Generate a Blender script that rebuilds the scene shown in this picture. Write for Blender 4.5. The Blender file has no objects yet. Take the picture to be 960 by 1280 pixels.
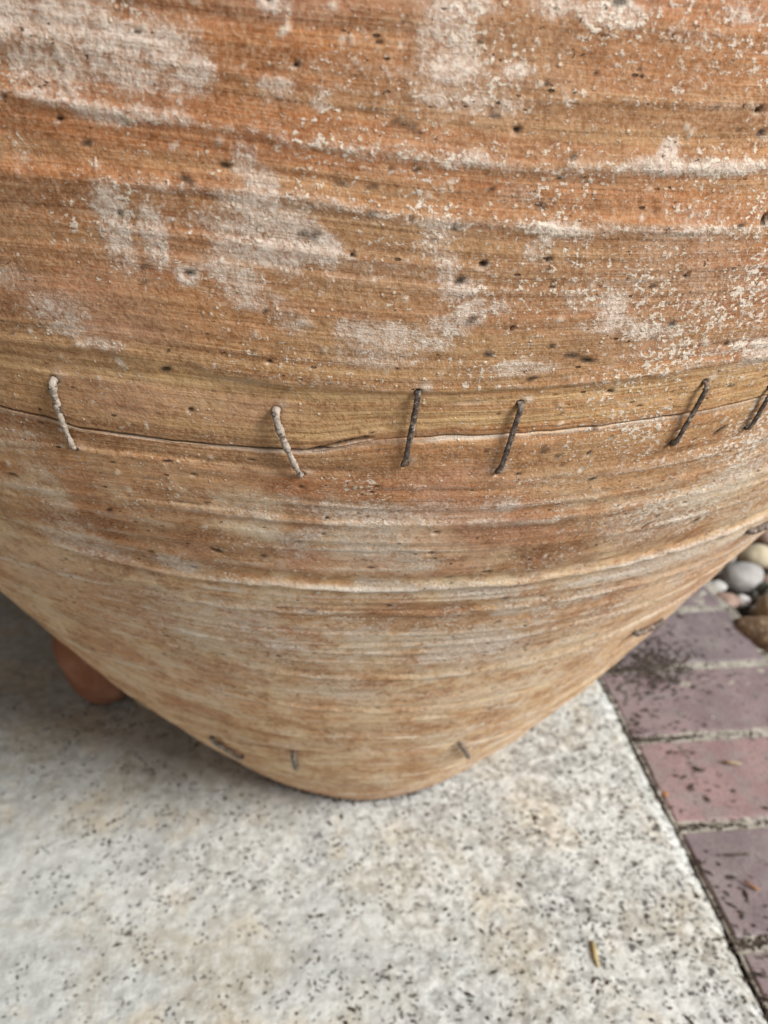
import bpy, math, random
import numpy as np
from mathutils import Vector, Matrix
random.seed(7); RNG = np.random.default_rng(11)
S = bpy.context.scene
C = S.collection
R = math.radians

# ------------------------------------------------------------------ camera
CAM_H, PITCH, FPX = 0.55, R(28.05), 963.0
cam_d = bpy.data.cameras.new('camera'); cam = bpy.data.objects.new('camera', cam_d); C.objects.link(cam)
cam.location = (0, 0, CAM_H); cam.rotation_euler = (R(90) - PITCH, 0, 0)
cam_d.sensor_fit = 'VERTICAL'; cam_d.lens = 26.0; cam_d.sensor_height = 26.0 * 1280 / FPX
cam_d.clip_start = 0.01; cam_d.clip_end = 300
cam_d.dof.use_dof = True; cam_d.dof.focus_distance = 0.235; cam_d.dof.aperture_fstop = 13.0
S.camera = cam
S.render.resolution_x, S.render.resolution_y = 768, 1024

# ------------------------------------------------------------------ light
SUN_EL, SUN_AZ = R(37), R(122)       # azimuth measured clockwise from +Y (away from the camera)
w = bpy.data.worlds.new('World'); S.world = w; w.use_nodes = True
nt = w.node_tree; bg = nt.nodes['Background']
sky = nt.nodes.new('ShaderNodeTexSky'); sky.sky_type = 'NISHITA'; sky.sun_disc = False
sky.sun_elevation = SUN_EL; sky.sun_rotation = SUN_AZ; sky.dust_density = 3.0; sky.air_density = 1.0; sky.ozone_density = 1.0
hsv = nt.nodes.new('ShaderNodeHueSaturation'); hsv.inputs['Saturation'].default_value = 0.45      # thin veil of cloud
nt.links.new(sky.outputs[0], hsv.inputs['Color']); nt.links.new(hsv.outputs[0], bg.inputs[0]); bg.inputs[1].default_value = 0.05
sd = bpy.data.lights.new('sun', 'SUN'); sun = bpy.data.objects.new('sun', sd); C.objects.link(sun)
sd.energy = 3.7; sd.angle = R(26); sd.color = (1.0, 0.98, 0.945)
to_sun = Vector((math.sin(SUN_AZ) * math.cos(SUN_EL), math.cos(SUN_AZ) * math.cos(SUN_EL), math.sin(SUN_EL)))
sun.rotation_euler = to_sun.to_track_quat('Z', 'Y').to_euler()
S.view_settings.view_transform = 'Standard'; S.view_settings.look = 'None'
S.view_settings.exposure = 0.50; S.view_settings.gamma = 1.0; S.view_settings.use_curve_mapping = False

# ------------------------------------------------------------------ small tools
def tag(o, label=None, cat=None, group=None, kind=None):
    if label: o['label'] = label
    if cat: o['category'] = cat
    if group: o['group'] = group
    if kind: o['kind'] = kind
    return o

def link_mesh(name, verts, faces, mat=None, parent=None, smooth=True):
    me = bpy.data.meshes.new(name); me.from_pydata([tuple(v) for v in verts], [], [tuple(f) for f in faces]); me.update()
    if mat: me.materials.append(mat)
    if smooth: me.polygons.foreach_set('use_smooth', [True] * len(me.polygons))
    o = bpy.data.objects.new(name, me); C.objects.link(o)
    if parent: o.parent = parent
    return o

def link_grid(name, P, mat=None, parent=None, uv=None, attrs=None):
    """P: (rows, cols, 3) array of points -> one quad grid mesh"""
    nr, nc = P.shape[:2]
    me = bpy.data.meshes.new(name)
    me.vertices.add(nr * nc); me.vertices.foreach_set('co', P.astype(np.float32).ravel())
    a = (np.arange(nr - 1)[:, None] * nc + np.arange(nc - 1)[None, :]).ravel()
    q = np.stack([a, a + 1, a + nc + 1, a + nc], 1).astype(np.int32)
    nf = len(q)
    me.loops.add(nf * 4); me.loops.foreach_set('vertex_index', q.ravel())
    me.polygons.add(nf); me.polygons.foreach_set('loop_start', np.arange(0, nf * 4, 4, dtype=np.int32))
    me.polygons.foreach_set('use_smooth', np.ones(nf, dtype=bool))
    me.update(calc_edges=True)
    if uv is not None:
        l = me.uv_layers.new(name='UVMap'); l.data.foreach_set('uv', uv.reshape(-1, 2)[q.ravel()].astype(np.float32).ravel())
    for k, v in (attrs or {}).items():
        at = me.attributes.new(k, 'FLOAT', 'POINT'); at.data.foreach_set('value', v.astype(np.float32).ravel())
    if mat: me.materials.append(mat)
    o = bpy.data.objects.new(name, me); C.objects.link(o)
    if parent: o.parent = parent
    return o

TAB = RNG.random((256, 256))
def vn(x, y, s=0):
    x = np.asarray(x) + s * 17.31; y = np.asarray(y) + s * 7.77
    ix = np.floor(x).astype(int); iy = np.floor(y).astype(int)
    fx = x - ix; fy = y - iy; fx = fx * fx * fx * (fx * (fx * 6 - 15) + 10); fy = fy * fy * fy * (fy * (fy * 6 - 15) + 10)
    ix &= 255; iy &= 255; jx = (ix + 1) & 255; jy = (iy + 1) & 255
    a = TAB[ix, iy] * (1 - fx) + TAB[jx, iy] * fx; b = TAB[ix, jy] * (1 - fx) + TAB[jx, jy] * fx
    return a * (1 - fy) + b * fy
def fbm(x, y, s=0, oct=4, g=0.5):
    t = 0; a = 1; n = 0
    for i in range(oct):
        t = t + a * vn(x * 2 ** i, y * 2 ** i, s + i * 3); n += a; a *= g
    return t / n
def sst(a, b, x):
    t = np.clip((x - a) / (b - a), 0, 1); return t * t * (3 - 2 * t)

# node helpers
class NT:
    def __init__(s, name, rough=0.9, spec=0.25):
        s.m = bpy.data.materials.new(name); s.m.use_nodes = True; s.t = s.m.node_tree; s.n = s.t.nodes
        s.b = s.n['Principled BSDF']; s.b.inputs['Roughness'].default_value = rough; s.b.inputs['Specular IOR Level'].default_value = spec
    def new(s, typ, **kw):
        n = s.n.new(typ)
        for k, v in kw.items(): setattr(n, k, v)
        return n
    def put(s, sock, v):
        if isinstance(v, bpy.types.NodeSocket): s.t.links.new(v, sock)
        elif isinstance(v, tuple) and len(v) == 3 and sock.type == 'RGBA': sock.default_value = (*v, 1)
        else: sock.default_value = v
    def attr(s, name): return s.new('ShaderNodeAttribute', attribute_name=name).outputs['Fac']
    def coord(s, which='Object'): return s.new('ShaderNodeTexCoord').outputs[which]
    def mapping(s, vec, scale=(1, 1, 1), rot=(0, 0, 0), loc=(0, 0, 0)):
        n = s.new('ShaderNodeMapping'); s.put(n.inputs[0], vec); n.inputs['Scale'].default_value = scale
        n.inputs['Rotation'].default_value = rot; n.inputs['Location'].default_value = loc; return n.outputs[0]
    def noise(s, vec, scale, detail=4, rough=0.55, dist=0.0, dim='3D', col=False):
        n = s.new('ShaderNodeTexNoise', noise_dimensions=dim); s.put(n.inputs['Vector'], vec)
        n.inputs['Scale'].default_value = scale; n.inputs['Detail'].default_value = detail
        n.inputs['Roughness'].default_value = rough; n.inputs['Distortion'].default_value = dist
        return n.outputs['Color' if col else 'Fac']
    def voro(s, vec, scale, feature='F1', rnd=1.0, out='Distance', dim='3D'):
        n = s.new('ShaderNodeTexVoronoi', feature=feature, voronoi_dimensions=dim); s.put(n.inputs['Vector'], vec)
        n.inputs['Scale'].default_value = scale; n.inputs['Randomness'].default_value = rnd; return n.outputs[out]
    def ramp(s, v, a, b, lo=0.0, hi=1.0, smooth=True):
        n = s.new('ShaderNodeMapRange', interpolation_type='SMOOTHSTEP' if smooth else 'LINEAR')
        s.put(n.inputs[0], v); n.inputs[1].default_value = a; n.inputs[2].default_value = b
        n.inputs[3].default_value = lo; n.inputs[4].default_value = hi; return n.outputs[0]
    def math(s, op, a, b=0.0, clamp=False):
        n = s.new('ShaderNodeMath', operation=op, use_clamp=clamp); s.put(n.inputs[0], a); s.put(n.inputs[1], b); return n.outputs[0]
    def mul(s, a, b): return s.math('MULTIPLY', a, b)
    def add(s, a, b): return s.math('ADD', a, b)
    def mix(s, f, a, b, mode='MIX'):
        n = s.new('ShaderNodeMix', data_type='RGBA', blend_type=mode); n.clamp_factor = True
        s.put(n.inputs[0], f); s.put(n.inputs[6], a); s.put(n.inputs[7], b); return n.outputs[2]
    def bump(s, h, dist, strength=1.0, normal=None):
        n = s.new('ShaderNodeBump'); s.put(n.inputs['Height'], h); n.inputs['Distance'].default_value = dist
        n.inputs['Strength'].default_value = strength
        if normal: s.put(n.inputs['Normal'], normal)
        return n.outputs[0]
    def color(s, c): s.put(s.b.inputs['Base Color'], c)
    def normal(s, c): s.put(s.b.inputs['Normal'], c)

# ------------------------------------------------------------------ jar form (measured): axis and radius against height
JX, JY = -0.0213, 0.6125
ZK = np.array([0, .04, .1, .18, .26, .34, .42, .5, .58, .70, .82, .92, .98, 1.02, 1.06])
RK = np.array([.1275, .1597, .1998, .2493, .2915, .3340, .3810, .4083, .4150, .400, .345, .265, .225, .215, .225])
zt = np.linspace(0, 1.06, 600)
rt = np.interp(zt, ZK, RK)
for _ in range(3):
    k = np.ones(31) / 31; rt = np.convolve(np.pad(rt, 15, mode='reflect', reflect_type='odd'), k, 'valid')
def rad(z): return np.interp(z, zt, rt)

def view_ray(u, v):
    x = (u - 480) / FPX; y = (v - 640) / FPX
    return np.array([x, math.cos(PITCH) - y * math.sin(PITCH), -(math.sin(PITCH) + y * math.cos(PITCH))])
TT = np.linspace(.15, 1.0, 3000)
def on_jar(u, v):
    """angle round the jar (0 faces -Y) and height of the point of the wall measured at u, v in the photograph"""
    d = view_ray(u, v); P = TT[:, None] * d
    z = CAM_H + P[:, 2]; g = np.hypot(P[:, 0] - JX, P[:, 1] - JY) - rad(z)
    i = np.argmax(g < 0) if (g < 0).any() else int(np.argmin(g))
    return math.atan2(P[i, 0] - JX, -(P[i, 1] - JY)), z[i]
def on_ground(u, v, z=0.0):
    d = view_ray(u, v); t = (z - CAM_H) / d[2]; return Vector((t * d[0], t * d[1], z))

# throwing lines of the jar, top to bottom; each is a curve of height against angle
LINES = [
 ('r', [(0, 30), (120, 50), (250, 72), (400, 86), (560, 96), (700, 108), (960, 126)], 0.7),
 ('r', [(0, 110), (100, 130), (200, 148), (330, 160), (400, 175), (480, 192), (560, 200), (700, 206), (960, 206)], 1.0),
 ('r', [(0, 213), (120, 225), (250, 234), (480, 266), (600, 281), (750, 288), (960, 292)], 0.8),
 ('e', [(0, 425), (120, 436), (250, 458), (400, 480), (560, 488), (700, 480), (880, 458), (960, 443)], 0.7),
 ('c', [(0, 506), (60, 520), (100, 533), (130, 538), (190, 547), (240, 554), (320, 561), (372, 563), (400, 562), (430, 558), (470, 549), (500, 547), (560, 545),
        (650, 540), (740, 534), (800, 526), (850, 518), (900, 508), (960, 492)], 0.0),
 ('r', [(140, 563), (210, 571), (400, 598), (600, 603), (700, 598), (880, 568), (960, 538)], 0.35),
 ('r', [(140, 618), (250, 634), (390, 650), (540, 657), (700, 648), (850, 622), (960, 585)], 0.5),
 ('r', [(50, 668), (130, 695), (250, 718), (400, 735), (560, 738), (700, 720), (850, 686), (960, 640)], 1.2),
 ('r', [(120, 722), (250, 748), (400, 765), (600, 765), (750, 740), (860, 712)], 0.6),
 ('r', [(180, 795), (300, 833), (430, 850), (600, 842), (720, 812), (810, 772)], 0.5),
 ('r', [(225, 850), (330, 880), (430, 891), (560, 887), (700, 852), (780, 808)], 0.6),
 ('r', [(275, 915), (350, 934), (440, 940), (560, 936), (640, 915), (700, 882)], 0.5),
]
PH_G = np.linspace(-math.pi, math.pi, 1441)
line_z, line_ref = [], []
for kind, pts, amp in LINES:
    ang = np.array([on_jar(*p) for p in pts]); ang = ang[np.argsort(ang[:, 0])]
    z = np.interp(PH_G, ang[:, 0], ang[:, 1])
    fade = np.exp(-np.maximum(0, np.abs(PH_G) - 1.15) ** 2 / .25); zm = float(ang[:, 1].mean())
    z = zm + (z - zm) * fade
    if kind == 'c': z = z + (vn(PH_G * 90, 3 + PH_G * 0) - .5) * .0005 + (vn(PH_G * 30, 9 + PH_G * 0) - .5) * .0005
    else:
        kk = np.hanning(61); kk /= kk.sum(); z = np.convolve(np.pad(z, 30, mode='edge'), kk, 'valid')
    line_z.append(z); line_ref.append(zm)
line_z.append(np.zeros_like(PH_G)); line_ref.append(0.0)
line_z.insert(0, np.full_like(PH_G, .66)); line_ref.insert(0, .66)
for i in range(1, len(line_z)):
    line_z[i] = np.minimum(line_z[i], line_z[i - 1] - .003); line_ref[i] = min(line_ref[i], line_ref[i - 1] - .003)
line_z[-1][:] = 0; line_ref[-1] = 0
LZ = np.array(line_z)[::-1]; LR = np.array(line_ref)[::-1]      # ascending with height
CRACK_REF = [r for (k, _, _), r in zip(LINES, line_ref[1:-1]) if k == 'c'][0]
def z_of(ph, zc):
    """true height of reference height zc at angle ph (both arrays of the same shape)"""
    fi = (ph + math.pi) / (2 * math.pi) * 1440; i = np.clip(np.floor(fi).astype(int), 0, 1439); f = fi - i
    k = np.clip(np.searchsorted(LR, zc) - 1, 0, len(LR) - 2)
    a = (zc - LR[k]) / (LR[k + 1] - LR[k])
    lo = LZ[k, i] * (1 - f) + LZ[k, i + 1] * f; hi = LZ[k + 1, i] * (1 - f) + LZ[k + 1, i + 1] * f
    return lo * (1 - a) + hi * a
def zc_of(ph, z):
    col = np.array([np.interp(ph, PH_G, l) for l in LZ]); return float(np.interp(z, col, LR))
RS = 0.40                                                         # arc length unit round the belly
def feat(u, v):
    ph, z = on_jar(u, v); return ph * RS, zc_of(ph, z)

# ------------------------------------------------------------------ materials
def mat_jar():
    n = NT('terracotta', 0.88, 0.22)
    uv = n.coord('UV'); ob = n.coord('Object')
    lime, pale, ochre, dark, chip, pink, fleck = [n.attr(k) for k in ('lime', 'pale', 'ochre', 'dark', 'chip', 'pink', 'fleck')]
    streak = n.noise(n.mapping(uv, (3.2, 90, 1)), 1.0, 6, .66, 0.35, dim='2D')
    streak2 = n.noise(n.mapping(uv, (9, 360, 1), loc=(3, 1, 0)), 1.0, 4, .66, 0.2, dim='2D')
    hair = n.noise(n.mapping(uv, (22, 1100, 1), loc=(1, 5, 0)), 1.0, 3, .6, .25, dim='2D')
    cloud = n.noise(uv, 11, 6, .62, .6, dim='2D'); grain = n.noise(ob, 900, 3, .65); mid = n.noise(ob, 190, 5, .7)
    c = n.mix(n.ramp(streak, .36, .64), (.240, .095, .034), (.43, .180, .070))
    c = n.mix(n.ramp(cloud, .42, .66), c, (.35, .18, .088))
    c = n.mix(n.mul(n.ramp(n.noise(n.mapping(uv, (2.4, 40, 1), loc=(8, 3, 0)), 1.0, 4, .6, .4, dim='2D'), .52, .66), .55), c, (.52, .20, .075))
    c = n.mix(n.mul(n.ramp(streak2, .52, .70), .30), c, (.58, .34, .18))
    c = n.mix(n.mul(n.ramp(streak2, .47, .32), .30), c, (.17, .080, .035))
    c = n.mix(n.mul(n.mul(n.ramp(hair, .54, .68), n.ramp(cloud, .4, .6)), .16), c, (.62, .40, .23))
    c = n.mix(n.mul(n.mul(n.ramp(hair, .46, .34), n.ramp(cloud, .62, .42)), .14), c, (.15, .075, .035))
    oc = n.mix(n.ramp(streak2, .35, .65), (.42, .235, .095), (.64, .42, .20))
    oc = n.mix(n.mul(n.ramp(hair, .50, .62), .5), oc, (.70, .50, .27)); oc = n.mix(n.mul(n.ramp(hair, .48, .36), .4), oc, (.22, .12, .05))
    c = n.mix(n.mul(ochre, n.ramp(streak, .34, .54, .15, .9)), c, oc)
    blotch = n.noise(n.mapping(uv, (1, 1.9, 1), loc=(5, 2, 0)), 17, 7, .72, .35, dim='2D')
    pl = n.mix(n.ramp(blotch, .36, .62), (.60, .345, .160), (.73, .545, .345))
    pl = n.mix(n.mul(n.ramp(streak2, .5, .7), .28), pl, (.80, .65, .46))
    pl = n.mix(n.mul(n.ramp(streak, .46, .34), .3), pl, (.46, .28, .13))
    c = n.mix(n.mul(pale, n.ramp(n.add(n.mul(blotch, .6), n.mul(mid, .4)), .36, .56, .30, 1.0)), c, pl)
    c = n.mix(n.mul(pink, n.ramp(cloud, .3, .6, .5, 1)), c, (.62, .33, .22))
    # mottling and grain of the clay body
    c = n.mix(n.mul(n.ramp(mid, .52, .38), .55), c, (.62, .55, .50), 'MULTIPLY')
    c = n.mix(n.mul(n.ramp(grain, .42, .68), .40), c, (.58, .42, .28))
    c = n.mix(n.mul(n.ramp(grain, .45, .30), .35), c, (.12, .06, .03))
    # lime bloom: powdery, broken by grain
    lt = n.add(n.add(n.mul(mid, .75), n.mul(grain, .45)), n.mul(n.noise(ob, 60, 4, .65), .40))
    c = n.mix(n.mul(n.ramp(n.add(lime, n.mul(n.math('SUBTRACT', blotch, .5), .5)), .06, .52), n.ramp(mid, .34, .62, .18, .56)), c, n.mix(pale, n.mix(n.ramp(mid, .35, .65), (.48, .35, .27), (.64, .53, .44)), n.mix(n.ramp(mid, .35, .65), (.64, .51, .34), (.80, .70, .53))))
    fine = n.noise(ob, 620, 4, .75)
    lt = n.add(lt, n.mul(n.math('SUBTRACT', fine, .5), 1.1))
    lf = n.ramp(n.add(lime, n.math('SUBTRACT', lt, .80)), .18, .62)
    lcol = n.mix(n.ramp(fine, .38, .62), (.52, .39, .31), (.74, .65, .57))
    lcol = n.mix(n.mul(n.ramp(mid, .55, .7), .5), lcol, (.36, .24, .17))
    c = n.mix(n.mul(lf, .78), c, lcol)
    # crisp irregular flecks of lime, thicker where the wall is limed or rough
    fn = n.noise(n.mapping(ob, (1, 1, 1.25), loc=(7, 1, 2)), 640, 3, .62, .1); fd = n.noise(ob, 38, 4, .65)
    fk = n.ramp(n.add(fn, n.add(n.mul(fd, .46), n.mul(fleck, .15))), .885, .96)
    c = n.mix(n.mul(fk, n.ramp(fd, .35, .65, .45, .9)), c, (.74, .655, .55))
    dn = n.noise(n.mapping(ob, (1, 1, 1.6), loc=(3, 9, 4)), 360, 3, .6, .1); dk = n.ramp(n.add(dn, n.add(n.mul(n.noise(ob, 30, 3, .6), .25), n.mul(fleck, .05))), .845, .88)
    c = n.mix(n.mul(dk, .85), c, (.040, .026, .018))
    # small pale grit specks and dark pores
    v1 = n.voro(ob, 300, out='Distance'); speck = n.mul(n.ramp(v1, .20, .10), n.ramp(n.noise(ob, 120, 2, .5), .50, .62))
    c = n.mix(n.mul(speck, .75), c, (.72, .62, .50))
    v2 = n.voro(n.mapping(ob, (.7, .7, 1.5), loc=(.3, .1, .7)), 170); pore = n.mul(n.ramp(v2, .13, .07), n.ramp(n.noise(ob, 45, 2, .5), .52, .60))
    c = n.mix(n.mul(pore, .8), c, (.035, .022, .015))
    c = n.mix(n.mul(chip, .9), c, (.74, .66, .56))
    c = n.mix(n.mul(dark, .92), c, (.030, .024, .020))
    n.color(c)
    h = n.add(n.mul(grain, .35), n.mul(mid, .6)); h = n.add(h, n.mul(streak2, .55)); h = n.add(h, n.mul(hair, .22)); h = n.add(h, n.mul(lf, .10)); h = n.add(h, n.mul(fine, .45)); h = n.add(h, n.mul(fk, .25)); h = n.math('SUBTRACT', h, n.mul(dk, .9))
    h = n.add(h, n.mul(speck, .5)); h = n.math('SUBTRACT', h, n.mul(pore, .9))
    n.normal(n.bump(h, .00060, 1.0))
    return n.m

def mat_slab():
    n = NT('weathered_concrete', 0.9, 0.2); ob = n.coord('Object')
    edge = n.attr('edge')
    cl = n.noise(ob, 7, 5, .6, .5); c2 = n.noise(n.mapping(ob, loc=(4, 2, 1)), 13, 5, .6, .4); mid = n.noise(ob, 85, 5, .68); fine = n.noise(ob, 300, 4, .7)
    c = n.mix(n.ramp(cl, .38, .62), (.36, .38, .375), (.50, .52, .50))
    c = n.mix(n.mul(n.ramp(c2, .46, .62), .85), c, (.37, .35, .29))
    c = n.mix(n.mul(n.ramp(n.noise(n.mapping(ob, loc=(9, 5, 2)), 16, 4, .6), .52, .66), .6), c, (.53, .46, .34))
    c = n.mix(n.mul(n.ramp(n.noise(n.mapping(ob, loc=(1, 8, 3)), 9, 4, .6), .54, .68), .6), c, (.27, .265, .245))
    clot = n.noise(n.mix(.006, ob, n.noise(ob, 150, 2, .5, col=True), 'ADD'), 150, 4, .6, .5)
    c = n.mix(n.ramp(mid, .42, .62, 0, .4), c, (.63, .66, .65))
    c = n.mix(n.ramp(mid, .50, .36, 0, .28), c, (.36, .35, .33))
    gr = n.ramp(n.add(n.mul(edge, .7), n.mul(n.noise(n.mapping(ob, loc=(6, 6, 1)), 8, 3, .55), .8)), .38, .90)
    c = n.mix(n.mul(n.ramp(clot, .50, .62), n.add(n.mul(gr, .40), .05)), c, (.80, .81, .79))
    c = n.mix(n.mul(n.ramp(clot, .47, .38), n.add(n.mul(gr, .55), .03)), c, (.20, .19, .175))
    c = n.mix(n.ramp(fine, .5, .32, 0, .3), c, (.27, .26, .24))
    wob = n.mix(.012, ob, n.noise(ob, 90, 2, .5, col=True), 'ADD')
    dens = n.add(n.noise(ob, 6, 3, .5), n.mul(edge, .34))
    v = n.voro(n.mapping(wob, (1, 1.25, 1)), 185); s1 = n.mul(n.ramp(v, .34, .20), n.ramp(n.add(n.noise(ob, 48, 2, .5), n.mul(dens, .6)), .78, .92))
    v = n.voro(n.mapping(wob, (1, 1, 1), loc=(.4, .9, .1)), 105); s2 = n.mul(n.ramp(v, .27, .16), n.ramp(n.add(n.noise(ob, 28, 2, .5), n.mul(dens, .6)), .89, .97))
    c = n.mix(n.mul(s1, .78), c, (.085, .08, .07)); c = n.mix(n.mul(s2, .85), c, (.055, .05, .045))
    c = n.mix(n.attr('dirt'), c, (.10, .085, .065))
    n.color(c)
    h = n.add(n.mul(mid, 1.0), n.mul(fine, .4)); h = n.math('SUBTRACT', h, n.mul(s1, .6)); n.normal(n.bump(h, .002, .8))
    return n.m

def mat_brick():
    n = NT('clay_brick', 0.85, 0.25); ob = n.coord('Object'); geo = n.new('ShaderNodeObjectInfo')
    tint = geo.outputs['Random']
    vec = n.new('ShaderNodeVectorMath', operation='ADD'); n.put(vec.inputs[0], ob); cmb = n.new('ShaderNodeCombineXYZ'); n.put(cmb.inputs[0], n.mul(tint, 9)); n.put(vec.inputs[1], cmb.outputs[0]); ob = vec.outputs[0]
    red = n.new('ShaderNodeAttribute', attribute_name='redness', attribute_type='OBJECT').outputs['Fac']
    a = n.mix(n.ramp(n.noise(ob, 22, 4, .6), .35, .65), (.175, .143, .152), (.235, .190, .200))
    b = n.mix(n.ramp(n.noise(ob, 22, 4, .6), .35, .65), (.255, .168, .168), (.33, .225, .222))
    c = n.mix(red, a, b)
    c = n.mix(n.ramp(n.noise(ob, 35, 6, .7), .44, .64, 0, .65), c, (.25, .225, .215))
    c = n.mix(n.ramp(n.noise(ob, 420, 3, .6), .48, .34, 0, .5), c, (.07, .05, .05))
    s = n.mul(n.ramp(n.voro(n.mix(.02, ob, n.noise(ob, 60, 2, .5, col=True), 'ADD'), 95), .30, .18), n.ramp(n.noise(ob, 22, 3, .6), .42, .56))
    c = n.mix(n.mul(s, .75), c, (.055, .045, .04))
    n.color(c); n.normal(n.bump(n.noise(ob, 300, 4, .6), .0007, .8)); return n.m

def mat_simple(name, c1, c2, scale, bump=.0008, rough=.88, c3=None):
    n = NT(name, rough, .25); ob = n.coord('Object'); f = n.noise(ob, scale, 5, .62, .3)
    c = n.mix(n.ramp(f, .36, .64), c1, c2)
    if c3: c = n.mix(n.ramp(n.noise(n.mapping(ob, loc=(2, 3, 1)), scale * 3.1, 4, .6), .52, .66), c, c3)
    n.color(c); n.normal(n.bump(n.noise(ob, scale * 3, 4, .6), bump, .8)); return n.m

def mat_staple(name, lime_amt):
    n = NT(name, .62, .4); ob = n.coord('Object')
    c = n.mix(n.ramp(n.noise(ob, 500, 4, .6), .35, .65), (.040, .032, .027), (.16, .125, .10))
    c = n.mix(n.ramp(n.noise(n.mapping(ob, loc=(1, 0, 0)), 330, 3, .6), .54, .70), c, (.20, .10, .065))
    lf = n.ramp(n.noise(n.mapping(ob, loc=(5, 5, 5)), 420, 4, .65), .62 - lime_amt, .74 - lime_amt)
    c = n.mix(lf, c, n.mix(n.noise(ob, 900, 2, .5), (.30, .245, .20), (.47, .41, .35)))
    n.color(c); n.normal(n.bump(n.noise(ob, 700, 4, .6), .0007, 1.0)); n.put(n.b.inputs['Roughness'], n.ramp(lf, 0, 1, .55, .9)); return n.m

M_JAR = mat_jar(); M_SLAB = mat_slab(); M_BRICK = mat_brick()
M_MORTAR = mat_simple('mortar', (.30, .28, .24), (.42, .40, .35), 60, .0015, c3=(.13, .115, .095))
M_SOIL = mat_simple('dark_soil', (.030, .023, .017), (.075, .058, .042), 40, .004)
M_CRUMB = mat_simple('dirt_crumb', (.030, .024, .019), (.095, .075, .058), 200, .0005)
M_ST_D = mat_staple('aged_iron', .07); M_ST_L = mat_staple('limed_iron', .24)

# ------------------------------------------------------------------ ground, slab, brick edging, pebble bed
soil = link_mesh('garden_soil', [(-40, -40, -.035), (40, -40, -.035), (40, 40, -.035), (-40, 40, -.035)], [(0, 1, 2, 3)], M_SOIL, smooth=False)
tag(soil, kind='structure')

E0 = on_ground(755, 862); E1 = on_ground(960, 1270)
AX = (E0 - E1).normalized()                  # along the slab edge, away from the camera
AY = Vector((AX.y, -AX.x, 0))                # across the bricks, to the right
ROT = math.atan2(AX.y, AX.x) - math.pi / 2
def edge_pt(a, b, z=0): p = E1 + AX * a + AY * b; return Vector((p.x, p.y, z))

def make_slab():
    # a: along the edge, b: across (0 at the edge, negative over the slab)
    al = np.concatenate([np.linspace(-1.2, -.15, 30), np.linspace(-.148, 1.0, 460), np.linspace(1.02, 2.4, 30)])
    bl = np.concatenate([np.linspace(-2.2, -.75, 30), np.linspace(-.745, -.02, 300), np.linspace(-.0185, -.003, 12)])
    A, B = np.meshgrid(al, bl, indexing='ij')
    Z = (fbm(A * 30, B * 30, 3) - .5) * .0016 + (fbm(A * 150, B * 150, 5, 3) - .5) * .0013
    wob = (fbm(al * 18, al * 0, 8, 4) - .5) * .007 + (vn(al * 120, al * 0, 9) - .5) * .0022
    d = -B; Bn = B + wob[:, None] * sst(.06, 0, d)
    Z = Z - sst(.016, .0, d) ** 2 * .004
    edge = sst(.16, .0, d) * .45 + sst(.58, .12, d) * .55
    # right-hand lip going down to below the bricks
    lips = [(.0005, -.0035), (.0012, -.005), (.0016, -.009), (.0016, -.034)]
    for bx, zz in lips:
        A = np.hstack([A, al[:, None]]); Bn = np.hstack([Bn, (bx + wob + (vn(al * 160, al * 0, 21) - .5) * .0012)[:, None]])
        Z = np.hstack([Z, (zz + Z[:, 340] * .4)[:, None]]); edge = np.hstack([edge, np.ones((len(al), 1))])
    dirt = np.zeros_like(Z); dirt[:, -4:] = np.array([.1, .3, .6, 1])[None]
    P = np.zeros(Z.shape + (3,))
    P[..., 0] = E1.x + AX.x * A + AY.x * Bn; P[..., 1] = E1.y + AX.y * A + AY.y * Bn; P[..., 2] = Z
    o = link_grid('concrete_slab', P[:, ::-1], M_SLAB, attrs={'edge': edge[:, ::-1], 'dirt': dirt[:, ::-1]})
    return tag(o, kind='structure')
make_slab()

BR_Z = -.003; BR_L = .200; PITCH_B = .1045
def brick_mesh(seed, sx, sy, sz=.05):
    rn = random.Random(seed)
    nx, ny = 17, 9; xs = [-.5 + i / (nx - 1) for i in range(nx)]; ys = [-.5 + i / (ny - 1) for i in range(ny)]
    xs[1] = -.488; xs[-2] = .488; ys[1] = -.476; ys[-2] = .476
    V = []; F = []
    for j, y in enumerate(ys):
        for i, x in enumerate(xs):
            e = (i in (0, nx - 1)) + (j in (0, ny - 1))
            V.append((x * sx + rn.uniform(-.0008, .0008), y * sy + rn.uniform(-.0008, .0008), -.0022 * e - rn.uniform(0, .0007)))
    for j in range(ny - 1):
        for i in range(nx - 1):
            a = j * nx + i; F.append((a, a + 1, a + nx + 1, a + nx))
    ring = [i for i in range(nx)] + [j * nx + nx - 1 for j in range(1, ny)] + [(ny - 1) * nx + i for i in range(nx - 2, -1, -1)] + [j * nx for j in range(ny - 2, 0, -1)]
    base = len(V)
    for k in ring: x, y, z = V[k]; V.append((x * 1.002, y * 1.004, -sz))
    m = len(ring)
    for k in range(m): F.append((ring[k], base + k, base + (k + 1) % m, ring[(k + 1) % m]))
    return V, F
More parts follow.
